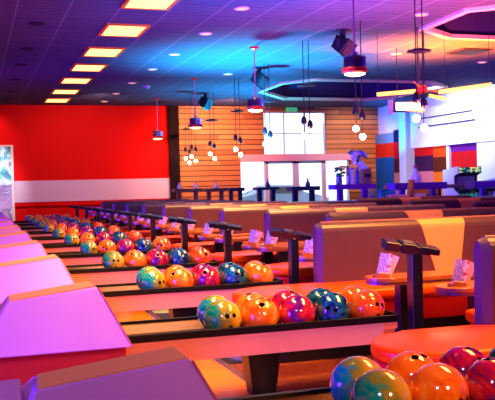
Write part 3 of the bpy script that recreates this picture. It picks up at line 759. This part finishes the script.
# things on the purple table by the planks
t = thing('flower_vase', 'glass vase of yellow flowers and green leaves on the purple table', 'vase', (6.2, 13.5, 1.0))
link('vase', lathe(bmesh.new(), [(.05, 0), (.06, .05), (.05, .12), (.06, .16), (.05, .16)], 14), mat('vase_glass', (90, 130, 130), .15), t, smooth=True)
bm = bmesh.new(); random.seed(5)
for k in range(26):
    a = random.uniform(0, 6.28); r = random.uniform(.02, .1); z = random.uniform(.15, .33)
    ball(bm, (r * math.cos(a), r * math.sin(a), z), .03, 8, 1, 1, .6)
link('foliage', bm, mat('leaf_green', (20, 110, 84), .5), t)
for dx, dz in ((-.02, .3), (.05, .27), (.02, .22), (.07, .31)): link('flower', ball(bmesh.new(), (dx, -.09, dz), .032, 10, 1, 1, .7), mat('petal_yellow', (240, 190, 20), .5), t, smooth=True)
for x, m_, h, nm in ((6.38, chrome_m, .33, 'tall chrome shaker jar beside the flower vase'), (6.46, wallw_m, .30, 'tall white jar between the chrome jar and the kiosk'), (6.56, mat('cobalt', (20, 50, 190), .3), .30, 'cobalt blue jar left of the dark kiosk')):
    t = thing('jar', nm, 'jar', (x, 13.5, 1.0), 'jars on the purple table')
    link('jar_body', lathe(bmesh.new(), [(.036, 0), (.038, .02), (.036, h - .06), (.03, h - .04)], 14), m_, t)
    link('lid', lathe(bmesh.new(), [(.036, h - .04), (.036, h - .01), (.02, h)], 14), chrome_m, t)
t = thing('kiosk_screen', 'dark kiosk box on the purple table before the sculpture', 'kiosk', (6.72, 13.5, 1.0))
link('kiosk_body', B(-.07, .09, -.07, .07, 0, .27, bev=.01), mat('kiosk_brown', (130, 90, 96), .4), t)
link('screen', B(-.06, .08, -.078, -.07, .12, .18), dark_m, t)
# folded ribbon sculpture beyond the table
t = thing('ribbon_sculpture', 'tall white folded metal ribbon sculpture with a curled top', 'sculpture', (7.25, 14.6, 0))
bm = bmesh.new()
pts = [(.0, 0), (.0, .95), (.06, 1.12), (.02, 1.28), (-.12, 1.42), (-.22, 1.44), (-.10, 1.53), (-.26, 1.57)]
for (a, b) in zip(pts, pts[1:]):
    d = Vector((b[0] - a[0], 0, b[1] - a[1])); n = Vector((d.z, 0, -d.x)).normalized() * .055
    q = [(a[0] - n.x, a[1] - n.z), (b[0] - n.x, b[1] - n.z), (b[0] + n.x, b[1] + n.z), (a[0] + n.x, a[1] + n.z)]
    extrude_poly(bm, q, 'y', -.06, .06, .008, 1)
link('ribbon', bm, wallw_m, t)
link('pedestal', B(-.14, .14, -.12, .12, 0, .5, bev=.01), mat('ped_pink', (200, 120, 120), .5), t)
for dx, w_ in ((-.2, .14), (-.05, .12)): link('curl', extrude_poly(bmesh.new(), [(dx - w_, 1.60), (dx + w_ * .2, 1.52), (dx + w_, 1.50), (dx + w_ * .4, 1.60), (dx - w_ * .4, 1.66)], 'y', -.05, .05, .01, 1), chrome_m, t)
# things on the partition ledge
LZ = .725
def ledge(name, lab, cat, x, bmf, m_):
    o_ = link(name, bmf, m_, None, (x, 13.07, LZ)); tag(o_, lab, cat); return o_
t = thing('teal_pitcher', 'teal pitcher standing on the pale partition ledge', 'pitcher', (6.80, 13.07, LZ))
link('pitcher_body', lathe(bmesh.new(), [(.05, 0), (.06, .04), (.05, .1), (.035, .14), (.05, .17)], 14), mat('teal_glaze', (10, 110, 160), .25), t, smooth=True)
link('handle', T((.05, 0, .05), (.11, 0, .12), .01), mat('teal_glaze', (10, 110, 160), .25), t); link('spout', T((-.02, 0, .15), (.14, 0, .17), .02, 8), mat('teal_glaze', (10, 110, 160), .25), t)
ledge('napkin_box', 'long pinkish box lying on the partition ledge', 'box', 7.12, B(-.2, .2, -.06, .06, 0, .07, bev=.008), mat('pinkish_card', (200, 150, 180), .6))
ledge('white_carton', 'white carton on the ledge below the long purple table', 'box', 7.55, B(-.12, .12, -.05, .05, 0, .085, bev=.005), wallw_m)
o_ = ledge('leaning_board', 'thin brown board leaning on the ledge left of the long purple table', 'board', 7.36, B(-.02, .02, -.08, .08, 0, .34, bev=.004), wood_m); o_.rotation_euler = (0, .16, 0); 
t = thing('potted_fern', 'small green leafy plant in a pot on the partition ledge', 'plant', (7.02, 13.12, LZ + 0)); t.location = (7.38 - .16, 13.14, LZ + .07); t.location = (6.98, 13.1, LZ)
t.location.x = 6.66
link('pot', lathe(bmesh.new(), [(.03, 0), (.045, .07), (.04, .07)], 12), mat('pot_blue', (30, 80, 150), .4), t)
bm = bmesh.new()
for k in range(18):
    a = random.uniform(0, 6.28); r = random.uniform(.01, .07); ball(bm, (r * math.cos(a), r * math.sin(a) * .6, random.uniform(.08, .17)), .022, 6, 1, 1, .6)
link('foliage', bm, mat('leaf_pale', (110, 160, 110), .5), t)

# stools, counter, arcade cabinet
def stool(x, y, lab, m_, lm, grp, h=.62):
    t = thing('bar_stool', lab, 'stool', (x, y, 0), grp)
    link('seat', lathe(bmesh.new(), [(.12, h - .05), (.14, h - .02), (.13, h + .02), (.05, h + .03)], 16), m_, t, smooth=True)
    for k in range(4):
        a = PI / 4 + k * PI / 2; link('leg', T((.08 * math.cos(a), .08 * math.sin(a), h - .04), (.15 * math.cos(a), .15 * math.sin(a), 0), .012, 8), lm, t)
    link('foot_ring', lathe(bmesh.new(), [(.115, .2), (.125, .2), (.125, .215), (.115, .215)], 16), lm, t); return t
bl = mat('stool_blue', (60, 120, 220), .3)
s1 = stool(7.9, 14.75, 'blue metal stool behind the long purple table, left one', mat('stool_red', (214, 40, 30), .4), bl, 'blue metal stools', .93)
dup(s1, (8.3, 14.75, 0), 'blue metal stool behind the long purple table, right one')
s2 = stool(9.95, 15.3, 'black round stool at the counter, leftmost of three', dark_m, dark_m, 'black stools at the counter', .82)
dup(s2, (10.28, 15.3, 0), 'black round stool at the counter, middle of three'); dup(s2, (10.61, 15.3, 0), 'black round stool at the counter, rightmost of three')
t = thing('snack_counter', 'narrow brown counter with rail between the purple tables', 'counter', (10.2, 15.75, 0))
link('countertop', B(-.75, .75, -.15, .15, .86, .94, bev=.008), mat('counter_brown', (150, 90, 96), .4), t)
for dx in (-.6, .6): link('leg', B(dx - .03, dx + .03, -.03, .03, 0, .86), dark_m, t)
for dx, z in ((-.45, 0), (.1, 0)): pass
t = thing('shelf_unit', 'orange shelf unit of small goods below the orange wall square', 'shelf', (10.3, 17.6, 0))
link('carcass', B(-.35, .35, -.15, .15, 0, .9, bev=.006), mat('shelf_orange', (230, 110, 30), .5), t)
for k in range(3): link('shelf_board', B(-.33, .33, -.17, -.14, .2 + k * .24, .23 + k * .24), mat('shelf_dark', (110, 30, 30), .5), t)
# arcade
t = thing('arcade_cabinet', 'white sided arcade cabinet with lit marquee in the red alcove', 'arcade machine', (10.60, 16.42, 0))
AP = [(-.3, 0), (.32, 0), (.32, 1.26), (-.32, 1.33), (-.34, 1.18), (-.16, 1.12), (-.12, .82), (-.34, .7), (-.36, .62), (-.3, .58)]
for sx, nm in ((-.3, 'side_panel'), (.28, 'side_panel')): link(nm, extrude_poly(bmesh.new(), AP, 'x', sx, sx + .02), wallw_m if sx < 0 else dark_m, t)
AI = [(-.27, 0), (.30, 0), (.30, 1.24), (-.30, 1.31), (-.32, 1.19), (-.14, 1.12), (-.10, .82), (-.31, .7), (-.33, .64), (-.27, .58)]
link('body', extrude_poly(bmesh.new(), AI, 'x', -.28, .28), mat('arcade_black', (14, 12, 40), .4), t)
g = G('marquee_print'); o = g.obj()
cc = g.ramp(g.noise(g.mapping(o, (1, 1, 2)), 9, 3), [(.4, (10, 10, 30)), (.48, (20, 150, 110)), (.55, (240, 220, 60)), (.62, (20, 60, 120))], 'CONSTANT')
g.l(cc, g.b.inputs['Emission Color']); g.b.inputs['Emission Strength'].default_value = 1.0; g.base(cc, .4)
link('marquee', B(-.27, .27, -.345, -.325, 1.19, 1.305), g.m, t)
link('screen', B(-.22, .22, -.165, -.13, .84, 1.1), mat('arcade_screen', (20, 10, 60), .2, emit=(60, 20, 110), es=.6), t)
link('control_panel', B(-.26, .26, -.36, -.30, .66, .71), mat('panel_teal', (30, 190, 140), .4, emit=(20, 170, 120), es=.5), t)
for dx in (-.12, .1): link('joystick', ball(T((dx, -.33, .70), (dx, -.33, .75), .006, 6), (dx, -.33, .76), .018, 8), mat('joy_red', (210, 20, 60), .3), t)

# smoke detector on the ceiling and small wall lamp bracket
t = thing('smoke_detector', 'small round white detector on the ceiling between panels and pendant', 'smoke detector', (3.05, 16.9, ZC)); t.location = (3.62, 17.6, ZC)
link('detector_base', lathe(bmesh.new(), [(.08, 0), (.08, -.02), (.05, -.05)], 16), white_m, t); link('detector_cap', lathe(bmesh.new(), [(.05, -.045), (.03, -.07)], 12), rod_m, t)
